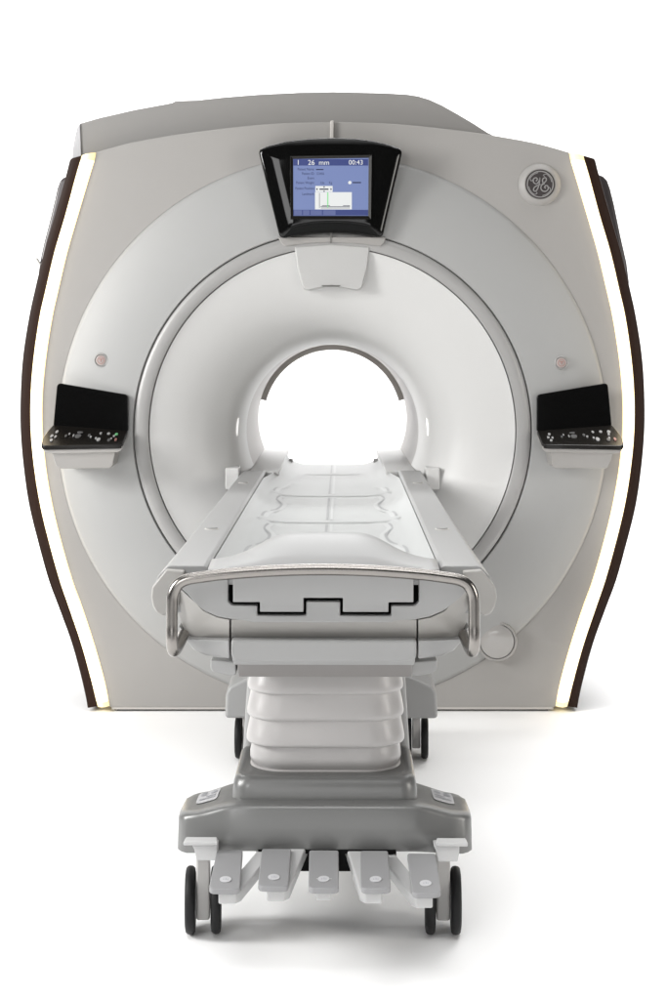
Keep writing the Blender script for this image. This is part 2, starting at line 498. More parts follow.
# laser housing hanging into the flare
bm = bmesh.new()
D1 = DR - .006; D2 = DR + .055
f = [(294.5, 246.8, D1), (331, 244.2, D1), (369.8, 246.8, D1), (367.2, 268, D1 + .004), (362, 288.0, D1 + .012), (357, 290.4, D1 + .016), (331, 285.6, D1 + .004), (308, 290.4, D1 + .016), (303, 288.4, D1 + .012), (297.5, 268, D1 + .004)]
slab(bm, [(gx(a, D), D, gz(b, D)) for a, b, D in f], .12)
lh = sp('laser_housing', bm, M['housing'], bevel=.006)
bm = bmesh.new()
slab(bm, [(gx(a, D1), D1 + .001 + dd, gz(b, D1)) for a, b, dd in ((321, 285.2, 0), (341, 285.2, 0), (339, 286.6, .004), (323, 286.6, .004))], .01)
sub('laser_slot', bm, M['seam'], lh)

# ---------------------------------------------------------------- badge
bx, bz = gx(539.5, DG), Z(184.8)
bm = bmesh.new()
R0 = X(21)
lathe(bm, [(R0 * 1.03, DG + .003), (R0 * 1.0, DG - .003), (R0 * .95, DG - .009), (R0 * .88, DG - .0145), (R0 * .80, DG - .0185), (R0 * .73, DG - .021), (R0 * .72, DG - .019), (0.0001, DG - .019)], bx, bz, 64)
badge = sp('badge', bm, M['white'], ang=40)
bm = bmesh.new()
R1 = X(14.6); YB = DG - .0205
lathe(bm, [(R1, YB + .003), (R1, YB), (.0001, YB)], bx, bz, 64)
sub('badge_disc', bm, M['badge'], badge)
bm = bmesh.new()
def stroke(pts, w, n=6):
    tube(bm, [(bx + a * R1, YB - .0015, bz + b * R1) for a, b in pts], w * R1, 6, n=n)
circ = lambda r, a0, a1, n=40: [(r * math.cos(math.radians(a0 + (a1 - a0) * k / n)), r * math.sin(math.radians(a0 + (a1 - a0) * k / n))) for k in range(n + 1)]
stroke(circ(.88, 0, 360), .035, 1)
for a in (45, 135, 225, 315):
    stroke([(.80 * math.cos(math.radians(a + t)), .80 * math.sin(math.radians(a + t))) for t in (-34, -15, 0, 15)] + [(.66 * math.cos(math.radians(a + 26)), .66 * math.sin(math.radians(a + 26))), (.60 * math.cos(math.radians(a + 16)), .60 * math.sin(math.radians(a + 16)))], .026, 4)
stroke([(-.30, .20), (-.20, .34), (-.30, .44), (-.46, .36), (-.46, .14), (-.30, .02), (-.14, .12), (-.04, .34), (-.02, .44), (-.06, .12), (-.16, -.26), (-.30, -.46), (-.44, -.44), (-.44, -.28), (-.26, -.12), (.02, -.02)], .040)
stroke([(.10, -.02), (.26, .10), (.40, .24), (.40, .40), (.28, .44), (.16, .32), (.18, .12), (.30, .04)], .040)
stroke([(.30, .04), (.10, -.06), (.04, -.28), (.16, -.46), (.38, -.48), (.54, -.32), (.50, -.12), (.36, -.10), (.30, -.22), (.38, -.28)], .040)
sub('badge_monogram', bm, M['badgelt'], badge)

# ---------------------------------------------------------------- call buttons
def on_surround(px_, py_):
    """depth of the domed surround behind a measured spot"""
    D = DG - .03
    r = math.hypot(gx(px_, D), gz(py_, D) - CZ)
    t = (RD - .016 - r) / (RD - .016 - (RO + .007)); t = min(1, max(0, t))
    return DG - .0105 - .0545 * (1 - (1 - t) ** 2.0)
for pxx, pyy in ((101.2, 360.2), (561.2, 362.8)):
    D = on_surround(pxx, pyy)
    bm = bmesh.new()
    lathe(bm, [(X(7.2), D + .008), (X(6.9), D - .005), (X(6.2), D - .007), (X(5.6), D - .0055), (X(5.4), D + .006)], gx(pxx, D), gz(pyy, D), 32)
    b0 = sp('call_button', bm, M['ring'], ang=35)
    bm = bmesh.new()
    lathe(bm, [(X(5.4), D - .002), (X(5.1), D - .006), (X(3.6), D - .008), (.0001, D - .008)], gx(pxx, D), gz(pyy, D), 32)
    sub('button_cap', bm, M['pink'], b0)
    bm = bmesh.new(); c0 = (gx(pxx, D), gz(pyy, D)); u = X(1)
    lathe(bm, [(3.6 * u, D - .0085), (3.1 * u, D - .0085)], c0[0], c0[1], 24)
    box(bm, c0[0] - 1.9 * u, c0[0] + 1.9 * u, D - .0095, D - .007, c0[1] + .8 * u, c0[1] + 1.5 * u)
    box(bm, c0[0] - .35 * u, c0[0] + .35 * u, D - .0098, D - .007, c0[1] - 1.6 * u, c0[1] + .9 * u)
    sub('button_symbol', bm, M['red'], b0)

# ---------------------------------------------------------------- port cover, lower right
pxx, pyy = 497.0, 641.3; D = on_surround(pxx, pyy) - .009
bm = bmesh.new()
lathe(bm, [(X(20.5), D + .02), (X(20), D - .004), (X(19.2), D - .007), (X(17.6), D - .006), (X(17.3), D + .004)], gx(pxx, D), gz(pyy, D), 64)
pc = sp('port_cover', bm, M['white'], ang=35)
bm = bmesh.new()
lathe(bm, [(X(17.3), D + .001), (X(16.6), D - .006), (X(13), D - .0105), (X(8), D - .013), (.0001, D - .014)], gx(pxx, D), gz(pyy, D), 64)
sub('port_lid', bm, M['clear'], pc)

# ---------------------------------------------------------------- control panels
def control_panel(s):
    # measured on the left panel as offsets from the centre line; mirrored for the right one
    DK = DG - .085
    def q(dx, py, D): return (s * dx * D / F, D, gz(py, D))
    bm = bmesh.new()      # white tray
    DF = DG - .215
    tray_top = [(289.8, 448.6, DF), (211, 446.6, DF), (206, 440, DF + .05), (205, 431, DK)]
    front = [(289.5, 449.0), (286, 453.4), (212, 453.4), (209.5, 446.8), (245, 445)]
    # upper lip
    ring0 = [q(289.5, 447.5, DF), q(288.8, 451.8, DF), q(284, 453.8, DF), q(214, 452.4, DF), q(210.5, 450, DF), q(210, 446, DF)]
    ring1 = [(p[0], DG + .0, p[2] + .05) for p in ring0]
    loft(bm, [ring0, ring1])
    ring0 = [q(281, 452, DF + .012), q(276.5, 466, DF + .03), q(273.5, 468.6, DF + .035), q(223, 468.2, DF + .035), q(220, 466, DF + .03), q(217, 451, DF + .012)]
    ring1 = [(p[0], DG + .01, p[2] + (.02 if k in (0, 5) else .0)) for k, p in enumerate(ring0)]
    loft(bm, [ring0, ring1])
    tray = sp('control_panel', bm, M['white'], bevel=.004)
    bm = bmesh.new()      # upright black screen panel
    pts = [(275.3, 382.8), (204.6, 394.8), (204.4, 431), (279.2, 425.5)]
    P0 = [(s * a * DK / F, gz(b, DK)) for a, b in pts]
    P0 = round_poly(P0, [.016, .014, .004, .004], 4)
    prism(bm, P0, DK, DK + .035)
    sub('screen_panel', bm, M['black'], tray, bevel=.002, ang=45)
    # keypad: tilted slab
    bm = bmesh.new()
    KB, KF = DK - .003, DF - .006
    def kp(u, v, lift=0):
        """u 0..1 from outer to inner, v 0..1 from back to front"""
        D = KB + (KF - KB) * v
        xo = 279.5 + (291.3 - 279.5) * min(1, v * 1.35) ** .8; xi = 204.6 + (210.2 - 204.6) * v
        py = (424.8 + (446.0 - 424.8) * v) * (1 - u) + (430.5 + (444.5 - 430.5) * v) * u
        p = q(xo + (xi - xo) * u, py, D)
        return (p[0], p[1], p[2] + lift)
    ring = [(0, 0), (0, .3), (0, .6), (0, .88), (.015, .97), (.05, 1), (.3, 1), (.7, 1), (.95, 1), (.985, .97), (1, .88), (1, .6), (1, .3), (1, 0), (.7, 0), (.3, 0)]
    loft(bm, [[kp(u, v, -.016) for u, v in ring], [kp(u, v) for u, v in ring]])
    keypad = sub('keypad', bm, M['keypad'], tray, bevel=.0035, ang=60)
    def key(u, v, ru, rv, m_):
        bmk = bmesh.new(); a = []; b = []; ru *= .72; rv *= .72
        for k in range(12):
            t = 2 * PI * k / 12
            uu, vv = u + ru * math.cos(t), v + rv * math.sin(t)
            a.append(kp(uu, vv, .001)); b.append(kp(uu, vv, .004))
        loft(bmk, [a, b])
        sub('key', bmk, M[m_], tray)
    flip = s > 0
    L = [(.13, .34, .024, .08, 'key'), (.10, .55, .022, .08, 'key'), (.15, .58, .018, .07, 'key'), (.12, .75, .022, .08, 'key'),
         (.27, .52, .018, .07, 'keydk'), (.30, .42, .012, .06, 'key'), (.42, .30, .05, .05, 'keydk'), (.42, .52, .055, .13, 'keydk'), (.36, .5, .012, .08, 'key'),
         (.55, .46, .022, .08, 'keydk'), (.58, .55, .016, .06, 'key'), (.68, .32, .02, .07, 'key'), (.69, .70, .032, .12, 'key'), (.65, .62, .016, .06, 'key'),
         (.78, .30, .026, .07, 'key'), (.88, .34, .028, .08, 'green' if not flip else 'key'), (.86, .46, .018, .06, 'key'), (.82, .72, .03, .1, 'keydk'), (.90, .70, .02, .1, 'red'), (.84, .64, .014, .06, 'key')]
    for u, v, ru, rv, m_ in L:
        key(1 - u if flip else u, v if v > .3 else .32, ru, rv, m_)
for s in (-1, 1): control_panel(s)

# bridge rails inside the bore and small docking blocks beside the table end
for s in (-1, 1):
    bm = bmesh.new()
    prism(bm, [(s * .212, .84), (s * .318, .84), (s * .322, .897), (s * .206, .897)], 5.862, DB + .02)
    sp('bridge_rail', bm, M['flare'], bevel=.004)
    bm = bmesh.new()
    box(bm, min(s * .355, s * .408), max(s * .355, s * .408), 5.765, 5.88, gz(490, 5.76), gz(468, 5.76))
    sp('dock_block', bm, M['flare'], bevel=.006)

# ================================================================== TABLE
table = empty('patient_table', (TX0, TY0, 0), -TS)
table['label'] = 'white wheeled patient table with steel push handle, pleated lift column and foot pedals'
table['category'] = 'patient table'
def tp(name, bm, mats, parent=None, **k):
    o = obj(name, bm, mats, table, **k)
    if parent: o.parent = parent
    return o
yl = lambda D: D - TY0
ZR = .901
# side rails
for s in (-1, 1):
    bm = bmesh.new()
    cs = [(.254, ZR - .006), (.262, ZR), (.336, ZR), (.343, ZR - .002), (.362, ZR - .022), (.371, ZR - .044), (.3735, ZR - .066), (.370, ZR - .085), (.363, ZR - .098), (.350, ZR - .104), (.30, ZR - .104), (.254, ZR - .10)]
    a = [(s * x, yl(3.317), z) for x, z in cs]
    c2 = [(.254, ZR - .006), (.262, ZR), (.336, ZR), (.343, ZR - .002), (.346, ZR - .02), (.348, ZR - .04), (.345, ZR - .06), (.335, ZR - .07), (.32, ZR - .075), (.31, ZR - .08), (.30, ZR - .085), (.254, ZR - .085)]
    b = [(s * (x * .4 + y * .6), yl(4.9), z * .4 + w * .6) for (x, z), (y, w) in zip(cs, c2)]
    c = [(s * x, yl(5.858), z) for x, z in c2]
    loft(bm, [a, b, c])
    r = tp('side_rail', bm, M['table'], bevel=.003, ang=35)
    # small oval latch marks on the rail top
    for D, xx in ((3.98, .302), (5.32, .306)):
        bm = bmesh.new()
        o = [(s * xx + .019 * math.cos(t * PI / 8), yl(D) + .020 * math.sin(t * PI / 8)) for t in range(16)]
        loft(bm, [[(x, y, ZR - .001) for x, y in o], [(x, y, ZR + .0012) for x, y in o]])
        tp('rail_latch', bm, M['trim'], r)
        bm = bmesh.new()
        o = [(s * xx + .015 * math.cos(t * PI / 8), yl(D) + .012 * math.sin(t * PI / 8)) for t in range(16)]
        loft(bm, [[(x, y, ZR) for x, y in o], [(x, y, ZR + .004) for x, y in o]])
        tp('latch_button', bm, M['table'], r)
# grey end caps of the rails
for s in (-1, 1):
    bm = bmesh.new()
    cs = [(.302, ZR - .009), (.343, ZR - .006), (.3735, ZR - .044), (.376, ZR - .066), (.372, ZR - .086), (.364, ZR - .101), (.350, ZR - .108), (.318, ZR - .09)]
    prism(bm, [(s * x, z) for x, z in cs], yl(3.298), yl(3.33))
    tp('rail_cap', bm, M['tgrey'], bevel=.005)
# under-body
bm = bmesh.new()
prism(bm, [(-.25, .80), (-.30, .84), (.30, .84), (.25, .80), (.22, .70), (-.22, .70)], yl(3.42), yl(5.66))
tp('table_body', bm, M['table'], bevel=.01)

# cradle trough: concave shell between the rails
bm = bmesh.new()
xs = [-.252, -.247, -.235, -.21, -.17, -.12, -.06, 0, .06, .12, .17, .21, .235, .247, .252]
def ctz(x): 
    t = abs(x) / .252
    return .852 + .042 * t ** 6
Ds = [3.44, 3.60, 3.8, 4.1, 4.4, 4.7, 5.0, 5.3, 5.6, 5.9, 6.2, 6.5, 6.78]
rows = []
for D in Ds:
    w = 1.0 if D < 5.8 else 1.0 - .17 * min(1, (D - 5.8) / .12)
    rows.append([(x * w, yl(D), ctz(x)) for x in xs] + [(x * w * .98, yl(D), ctz(x) - .02) for x in xs[::-1]])
loft(bm, rows)
cradle = tp('cradle', bm, M['cradle'], ang=40)
# flat ribbons on the cradle: painted shade and highlight of its moulded lines
def csurf(x, D, lift=.0012): return (x, yl(D), ctz(x) + lift)
def ribbon(path, w, name='cradle_groove_shade', m_='groove_dk', lift=.0012):
    bm = bmesh.new(); P = catmull([Vector((a, b, 0)) for a, b in path], 8)
    L = []; R_ = []
    for i, p in enumerate(P):
        t = (P[min(i + 1, len(P) - 1)] - P[max(i - 1, 0)]).normalized(); n_ = Vector((-t.y, t.x, 0)) * w / 2
        a = p + n_; b = p - n_
        L.append(bm.verts.new(csurf(a.x, a.y, lift))); R_.append(bm.verts.new(csurf(b.x, b.y, lift)))
    for i in range(len(P) - 1): face(bm, (L[i], L[i + 1], R_[i + 1], R_[i]))
    tp(name, bm, M[m_], cradle)
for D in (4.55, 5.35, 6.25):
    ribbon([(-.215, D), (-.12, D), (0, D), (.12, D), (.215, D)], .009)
    ribbon([(-.215, D - .016), (-.12, D - .016), (0, D - .016), (.12, D - .016), (.215, D - .016)], .014, 'cradle_ridge_highlight', 'ridge_lt')
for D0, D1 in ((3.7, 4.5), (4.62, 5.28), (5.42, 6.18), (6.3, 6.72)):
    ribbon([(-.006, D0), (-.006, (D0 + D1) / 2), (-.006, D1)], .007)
    ribbon([(.008, D0), (.008, (D0 + D1) / 2), (.008, D1)], .008, 'cradle_ridge_highlight', 'ridge_lt')
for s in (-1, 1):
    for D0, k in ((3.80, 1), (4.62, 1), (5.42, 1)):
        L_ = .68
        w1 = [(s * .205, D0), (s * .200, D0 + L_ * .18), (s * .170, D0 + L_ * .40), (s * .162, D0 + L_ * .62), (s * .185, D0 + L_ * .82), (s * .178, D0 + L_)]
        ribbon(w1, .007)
        ribbon([(a - s * .012, b) for a, b in w1], .013, 'cradle_ridge_highlight', 'ridge_lt')
# small catches at the far end of the cradle
for s in (-1, 1):
    bm = bmesh.new()
    box(bm, min(s * .178, s * .196), max(s * .178, s * .196), yl(6.66), yl(6.72), .845, .884)
    tp('cradle_catch', bm, M['paper'], bevel=.003)

# raised cradle end behind the handle: a smooth hump
bm = bmesh.new()
rows = []
for t, D in ((0, 3.262), (.04, 3.265), (.12, 3.28), (.3, 3.315), (.5, 3.355), (.7, 3.395), (.85, 3.425), (.95, 3.447), (1.0, 3.46), (1.02, 3.468)):
    row = []
    for k in range(33):
        u = -1 + 2 * k / 32
        x = u * .250
        a = abs(u)
        # crest height across: flat centre, falling to the rails
        w = 1 / (1 + (max(0, a - .10) / .53) ** 4.2) 
        crest = .897 + .0625 * w
        tt = min(1, t)
        lowz = .868 + .027 * min(1, t / .12)
        z = lowz + (crest - .895) * math.sin(tt * PI / 2) ** 1.05
        if t >= .95: z -= .006 * (t - .9) / .1 
        if t > 1: z -= .06
        row.append((x, yl(D + .05 * (1 - w) * -tt), z))
    rows.append(row)
loft(bm, rows, cap=False, closed=False)
o = tp('cradle_end', bm, M['table'], ang=50)
md = o.modifiers.new('thick', 'SOLIDIFY'); md.thickness = .006; md.offset = 0

# front faces
def pl(pts, D, depth, name, m_, bevel=.003, parent=None):
    bm = bmesh.new()
    P = [tl(a, b, D if len(r) == 0 else r[0]) for a, b, *r in pts]
    slab(bm, P, depth)
    return tp(name, bm, M[m_], parent, bevel=bevel, ang=20)
pl([(224, 570), (421, 570), (421, 618), (224, 618)], 3.275, .03, 'latch_recess', 'gap', 0)
pl([(233, 570), (413.5, 570), (413.5, 602.3), (388.5, 602.3), (388.5, 612), (343, 612), (343, 598), (303.5, 598), (303.5, 612), (260, 612), (260, 602.3), (233, 602.3)], 3.245, .10, 'cradle_latch', 'table', .002)
fl = [(177, 585), (200, 578), (228, 575), (228, 602), (231.5, 605.6), (257.3, 605.6), (257.3, 615.6), (306.2, 615.6), (306.2, 601.6), (340.3, 601.6), (340.3, 615.6), (391.2, 615.6), (391.2, 605.6), (415, 605.6), (418.8, 602), (418.8, 576), (446, 580), (470, 587)]
fr = [(462, 596), (453, 604), (443, 611), (430, 616.5), (416, 619.5), (397, 620.8), (391, 622.6), (252, 622.6), (246, 620.8), (232, 619.5), (218, 617), (205, 611.5), (196, 604), (187, 594)]
pl(fl + fr, 3.252, .14, 'front_frame', 'table', .003)
# shaded band that slopes inwards below the frame
pl([(231, 619.6, 3.262), (416.6, 619.6, 3.262), (416.6, 640.6, 3.295), (231, 640.6, 3.295)], 0, .12, 'front_skirt', 'tgrey', .002)
for k in (0, 1):
    m_ = (lambda a: a) if k == 0 else (lambda a: 647.6 - a)
    pl([(m_(a), b, D) for a, b, D in ((180, 589, 3.30), (192, 600, 3.27), (204, 611, 3.265), (217, 617, 3.262), (229.5, 619.6, 3.262), (229.5, 640.6, 3.295), (188, 640.6, 3.31), (183, 627, 3.32), (177.5, 612, 3.33))], 0, .12, 'corner_skirt', 'tgrey', .002)
    pl([(m_(a), b, D) for a, b, D in ((178, 626, 3.31), (183, 631, 3.30), (189, 638.5, 3.285), (195, 640, 3.272), (229.5, 640.2, 3.262), (229.5, 659, 3.262), (206, 656, 3.272), (194, 651, 3.29), (187, 642, 3.305))], 0, .12, 'corner_bumper', 'table', .004)
    pl([(m_(a), b, D) for a, b, D in ((210.5, 660, 3.36), (236, 662, 3.345), (236, 675, 3.345), (229, 676, 3.345), (213, 672.5, 3.36), (210.5, 669, 3.36))], 0, .3, 'lower_corner', 'table', .003)
pl([(231, 640.2, 3.256), (416.6, 640.2, 3.256), (416.6, 656, 3.258), (414.5, 660.8, 3.262), (390, 662.6, 3.262), (258, 662.6, 3.262), (233, 660.8, 3.262), (231, 656, 3.258)], 0, .12, 'front_bumper', 'table', .007)
pl([(232, 659, 3.27), (415.5, 659, 3.27), (414, 665, 3.285), (234, 665, 3.285)], 0, .12, 'bumper_lip', 'table', .002)
pl([(237.3, 664, 3.30), (412.8, 664, 3.30), (412, 677, 3.36), (238, 677, 3.36)], 0, .36, 'lower_beam', 'beam', .003)
pl([(229, 605, 3.275), (418.5, 605, 3.275), (413, 662, 3.30), (235, 662, 3.30)], 0, .1, 'inner_frame', 'seam', 0)

# push handle
hx = .3155; DH = 3.168
def hp(x, D, z): return (x, yl(D), z)
half = [hp(-.303, 3.285, .757), hp(-.306, 3.26, .749), hp(-.311, 3.218, .739), hp(-.314, 3.184, .741), hp(-.3155, DH, .762), hp(-.3155, DH, .80), hp(-.315, DH, .84), hp(-.3125, DH, .864), hp(-.302, DH, .883), hp(-.283, DH, .8935), hp(-.25, DH, .899), hp(-.20, DH, .905), hp(-.10, DH, .912)]
path = half + [hp(0, DH, .9145)] + [(-a, b, c) for a, b, c in half[::-1]]
bm = bmesh.new(); tube(bm, path, .0122, 20, n=8)
tp('push_handle', bm, M['steel'], ang=60)

# bellows
bm = bmesh.new()
DBf = 3.55
yc = yl(DBf) + .117
def bz_(py): return gz(py, DBf)
prof = []
folds = [(672, 696, 0), (696, 722.6, 1), (722.6, 749, 2), (749, 775, 3)]
for a, b, i in folds:
    za, zb = bz_(a), bz_(b); w = .1835 + (.0015 * i if i < 3 else -.001)
    for t, g in ((0, -.0065), (.05, -.006), (.2, -.0045), (.4, -.002), (.6, .0006), (.78, .0024), (.88, .0022), (.95, .0002), (.985, -.004)):
        if i == 3:
            g -= .016 * max(0, t - .35) ** 2 / .42
        prof.append((za + (zb - za) * t, w + g))
rings = []
for z, w in prof:
    rings.append([(x, yc + y, z) for x, y in rrect(w, w - .069, .085, 10)])
loft(bm, rings)
tp('lift_bellows', bm, M['bellows'], ang=45)
bm = bmesh.new()
loft(bm, [[(x, yc + y, z) for x, y in rrect(w, w - .069, .085, 10)] for z, w in ((bz_(777.5), .177), (bz_(775.5), .180), (bz_(772.5), .180), (bz_(771), .176))])
tp('bellows_flange', bm, M['bellows'], ang=45)

# column cover behind the bellows
bm = bmesh.new()
yb0, yb1 = yl(3.80), yl(4.9)
loft(bm, [[(-.212, yb0, .33), (.212, yb0, .33), (.214, yb1, .25), (-.214, yb1, .25)], [(-.196, yb0 + .02, .60), (.196, yb0 + .02, .60), (.196, yb1, .45), (-.196, yb1, .45)]])
tp('column_cover', bm, M['table'], bevel=.02)

# base: upper block
bm = bmesh.new()
y0, y1 = yl(3.492), yl(3.80)
ym, hy = (y0 + y1) / 2, (y1 - y0) / 2
rings = []
for z, w, d in ((.30, .216, .006), (.345, .214, .004), (.365, .2125, .002), (.380, .209, -.004), (.387, .203, -.012), (.3885, .195, -.02), (.3835, .188, -.028)):
    rings.append([(x, ym + y, z) for x, y in rrect(w, hy + d, .04, 8)])
loft(bm, rings)
tp('base_block', bm, M['base'], ang=60)
# base: lower body with wings, sections across x
bm = bmesh.new(); rings = []
xs = [-.338, -.336, -.328, -.315, -.29, -.265, -.24, -.22, -.20, -.15, -.1, 0, .1, .15, .20, .22, .24, .265, .29, .315, .328, .336, .338]
for x in xs:
    a = abs(x)
    k = min(1, max(0, (a - .19) / .13)); ks = k * k * (3 - 2 * k)
    ztop = .338 - .031 * ks
    e_ = max(0, (a - .30) / .038); e2 = e_ ** 3
    ztop -= .012 * e2
    Df = 3.432 + .026 * ks + .030 * e2
    zb = .2375 - .014 * ks
    Dk = 3.78
    zback = .304 - .030 * ks - .012 * e2
    ring = [(x, yl(Df + .003), zb + .0), (x, yl(Df), zb + .005), (x, yl(Df + .008), zb + (ztop - zb) * .5), (x, yl(Df + .017), ztop - .011), (x, yl(Df + .0195), ztop - .005), (x, yl(Df + .026), ztop - .001), (x, yl(Df + .055), ztop + .002),
            (x, yl(Df + .2), (ztop + zback) / 2 + .003), (x, yl(Dk - .02), zback), (x, yl(Dk), zback - .012), (x, yl(Dk), zb), (x, yl(Df + .15), zb - .004)]
    rings.append(ring)
loft(bm, rings)
base = tp('base_body', bm, M['base'], ang=42)
# solid black boxes stand in for shade in the cavity behind the pedal arms
bm = bmesh.new(); box(bm, -.155, .165, yl(3.50), yl(3.70), .17, .232)
tp('cavity_shade', bm, M['gap'])
bm = bmesh.new(); box(bm, -.150, .162, yl(3.4305), yl(3.45), .2335, .2425)
tp('cavity_shade_edge', bm, M['gap'])
# chassis beam and rear cover
bm = bmesh.new(); box(bm, -.17, .17, yl(3.7), yl(5.0), .12, .30)
tp('chassis', bm, M['table'], bevel=.01)
bm = bmesh.new()
D = 4.99
q = [(-.345, .160), (.353, .160), (.350, .245), (.338, .266), (.26, .30), (-.26, .30), (-.330, .266), (-.342, .245)]
prism(bm, q, yl(4.97), yl(5.22))
tp('rear_cover', bm, M['table'], bevel=.012, ang=25)

# stickers on the wings, draped on the body
from mathutils.bvhtree import BVHTree
bvh = BVHTree.FromPolygons([v.co.copy() for v in base.data.vertices], [tuple(p.vertices) for p in base.data.polygons])
def drape(x, D, lift):
    h = bvh.ray_cast(Vector((x, yl(D), 1)), Vector((0, 0, -1)))
    return (x, yl(D), h[0].z + lift)
for s in (-1, 1):
    def uv(u, v): return (s * (.254 + .050 * u + .003 * v), 3.555 + .175 * v)
    o = round_poly([(0, 0), (1, 0), (1, 1), (0, 1)], .2, 5)
    bm = bmesh.new()
    N = 10; g = {}
    for i in range(N + 1):
        for j in range(N + 1):
            u, v = i / N, j / N
            # squeeze the grid into a rounded rectangle
            cu, cv = abs(u - .5) * 2, abs(v - .5) * 2
            k = 1 - .07 * (cu * cv) ** 6
            x, D = uv(.5 + (u - .5) * k, .5 + (v - .5) * k)
            g[i, j] = bm.verts.new(drape(x, D, .0018))
    for i in range(N):
        for j in range(N): face(bm, (g[i, j], g[i + 1, j], g[i + 1, j + 1], g[i, j + 1]))
    lb = tp('info_label', bm, M['label'])
    bm = bmesh.new()
    for (u0, u1, v0, v1) in ((.12, .42, .58, .76), (.55, .88, .62, .68), (.55, .88, .50, .55), (.12, .6, .36, .42), (.12, .88, .22, .27), (.62, .88, .80, .88), (.2, .35, .80, .88)):
        c = []
        for u, v in ((u0, v0), (u1, v0), (u1, v1), (u0, v1)):
            x, D = uv(u, v); c.append(bm.verts.new(drape(x, D, .0028)))
        face(bm, c)
    tp('label_print', bm, M['ink'], lb)

# foot pedals
def pedal(quad, xa, stub, sgn):
    """quad: four photo corners (back left, back right, front right, front left)"""
    Db, Dfp = 3.42, 3.235
    T_ = [tl(quad[0][0], quad[0][1], Db), tl(quad[1][0], quad[1][1], Db), tl(quad[2][0], quad[2][1], Dfp), tl(quad[3][0], quad[3][1], Dfp)]
    T_ = [Vector(p) for p in T_]
    P = []
    for i, p in enumerate(T_):
        a = (T_[i - 1] - p); b = (T_[(i + 1) % 4] - p); r = .014 if i > 1 else .007
        A = p + a.normalized() * r; B = p + b.normalized() * r
        for k in range(6):
            t = k / 5; P.append(A * (1 - t) ** 2 + p * 2 * t * (1 - t) + B * t * t)
    bm = bmesh.new()
    loft(bm, [[(p.x, p.y, p.z - .013) for p in P], [(p.x, p.y, p.z) for p in P]])
    pd = tp('foot_pedal', bm, M['pedal'], bevel=.0025, ang=50)
    # oval mark near the front
    c = (T_[0] + T_[1]) * .5 * .22 + (T_[2] + T_[3]) * .5 * .78
    ax = (T_[2] - T_[3]).normalized(); ay = ((T_[0] + T_[1]) * .5 - (T_[2] + T_[3]) * .5).normalized()
    bm = bmesh.new()
    loft(bm, [[tuple(c + ax * .0125 * math.cos(t * PI / 10) + ay * .0135 * math.sin(t * PI / 10) + Vector((0, 0, h))) for t in range(20)] for h in (.0005, .0018)])
    tp('pedal_mark', bm, M['label'], pd)
    bm = bmesh.new()
    for o1 in (-.004, .001, .005):
        cc = c + ax * o1; h = Vector((0, 0, .0024))
        face(bm, [bm.verts.new(cc + ax * a_ + ay * b_ + h) for a_, b_ in ((-.001, -.005), (.001, -.005), (.001, .005 - abs(o1)), (-.001, .005 - abs(o1)))])
    tp('pedal_symbol', bm, M['ink'], pd)
    # stub below the front and arm going back to the cavity
    m_ = (T_[2] + T_[3]) * .5
    bm = bmesh.new()
    if sgn == 0:
        box(bm, m_.x - .016, m_.x + .016, m_.y + .015, m_.y + .05, m_.z - .032, m_.z - .010)
        tp('pedal_stub', bm, M['arm'], pd, bevel=.004)
        bm = bmesh.new()
        box(bm, m_.x - .02, m_.x + .02, m_.y + .04, yl(3.55), m_.z - .028, m_.z + .005)
    else:
        x0 = m_.x + sgn * .004; w = .019
        za = m_.z - .012
        a0 = Vector((x0, m_.y + .012, za)); a1 = Vector((x0 + sgn * .012, m_.y + .03, za)); a2 = Vector((xa, yl(3.47), za + .032)); a3 = Vector((xa, yl(3.60), za + .034))
        L = []
        for p, n_ in ((a0, Vector((1, 0, 0))), (a1, Vector((1, 0, 0))), (a2, Vector((1, .0, 0))), (a3, Vector((1, 0, 0)))):
            L.append([tuple(p - n_ * w + Vector((0, 0, -.026))), tuple(p + n_ * w + Vector((0, 0, -.026))), tuple(p + n_ * w), tuple(p - n_ * w)])
        loft(bm, L)
    tp('pedal_arm', bm, M['arm'], pd, bevel=.004, ang=20)
pedal([(216.7, 850), (242.8, 850), (239.8, 889.5), (208.6, 888.6)], -.122, 0, 1)
pedal([(262, 848.7), (291.4, 848.7), (288.2, 886.8), (257.7, 886)], -.055, 0, 1)
pedal([(309.3, 850), (338.6, 850), (339, 888.2), (308.4, 888.2)], 0, 1, 0)
pedal([(360.2, 850.4), (388, 850.4), (391, 888), (361, 888.4)], .065, 0, -1)
pedal([(407.2, 853), (435.5, 853), (441, 892), (412.5, 893)], .130, 0, -1)

# brake pedals over the front casters
for xa, xb, ya, ytop in ((183, 218, 846.3, 837), (435.5, 468, 846.8, 838.6)):
    D = 3.40
    left = xa < 300
    bm = bmesh.new()
    A = tl(xa, ya, D); B = tl(xb, ya, D)
    prism(bm, [(A[0], A[2]), (B[0], A[2]), (B[0], A[2] + .009), (A[0], A[2] + .009)], yl(D), yl(D) + .022, s=.9, cen=((A[0] + B[0]) / 2, A[2]), off=(0, .006))
    bp = tp('brake_pedal', bm, M['arm'], bevel=.003)
    bm = bmesh.new()
    sg = 1 if left else -1
    xc = B[0] - .028 if left else A[0] + .028
    prism(bm, [(xc - .022, A[2] - .036), (xc + .022, A[2] - .036), (xc + .026, A[2] - .016), (xc + .026 + .0, A[2]), (xc - .026 - .006, A[2]), (xc - .026, A[2] - .012)], yl(D) + .008, yl(D) + .06)
    tp('pedal_bracket', bm, M['arm'], bp, bevel=.003)

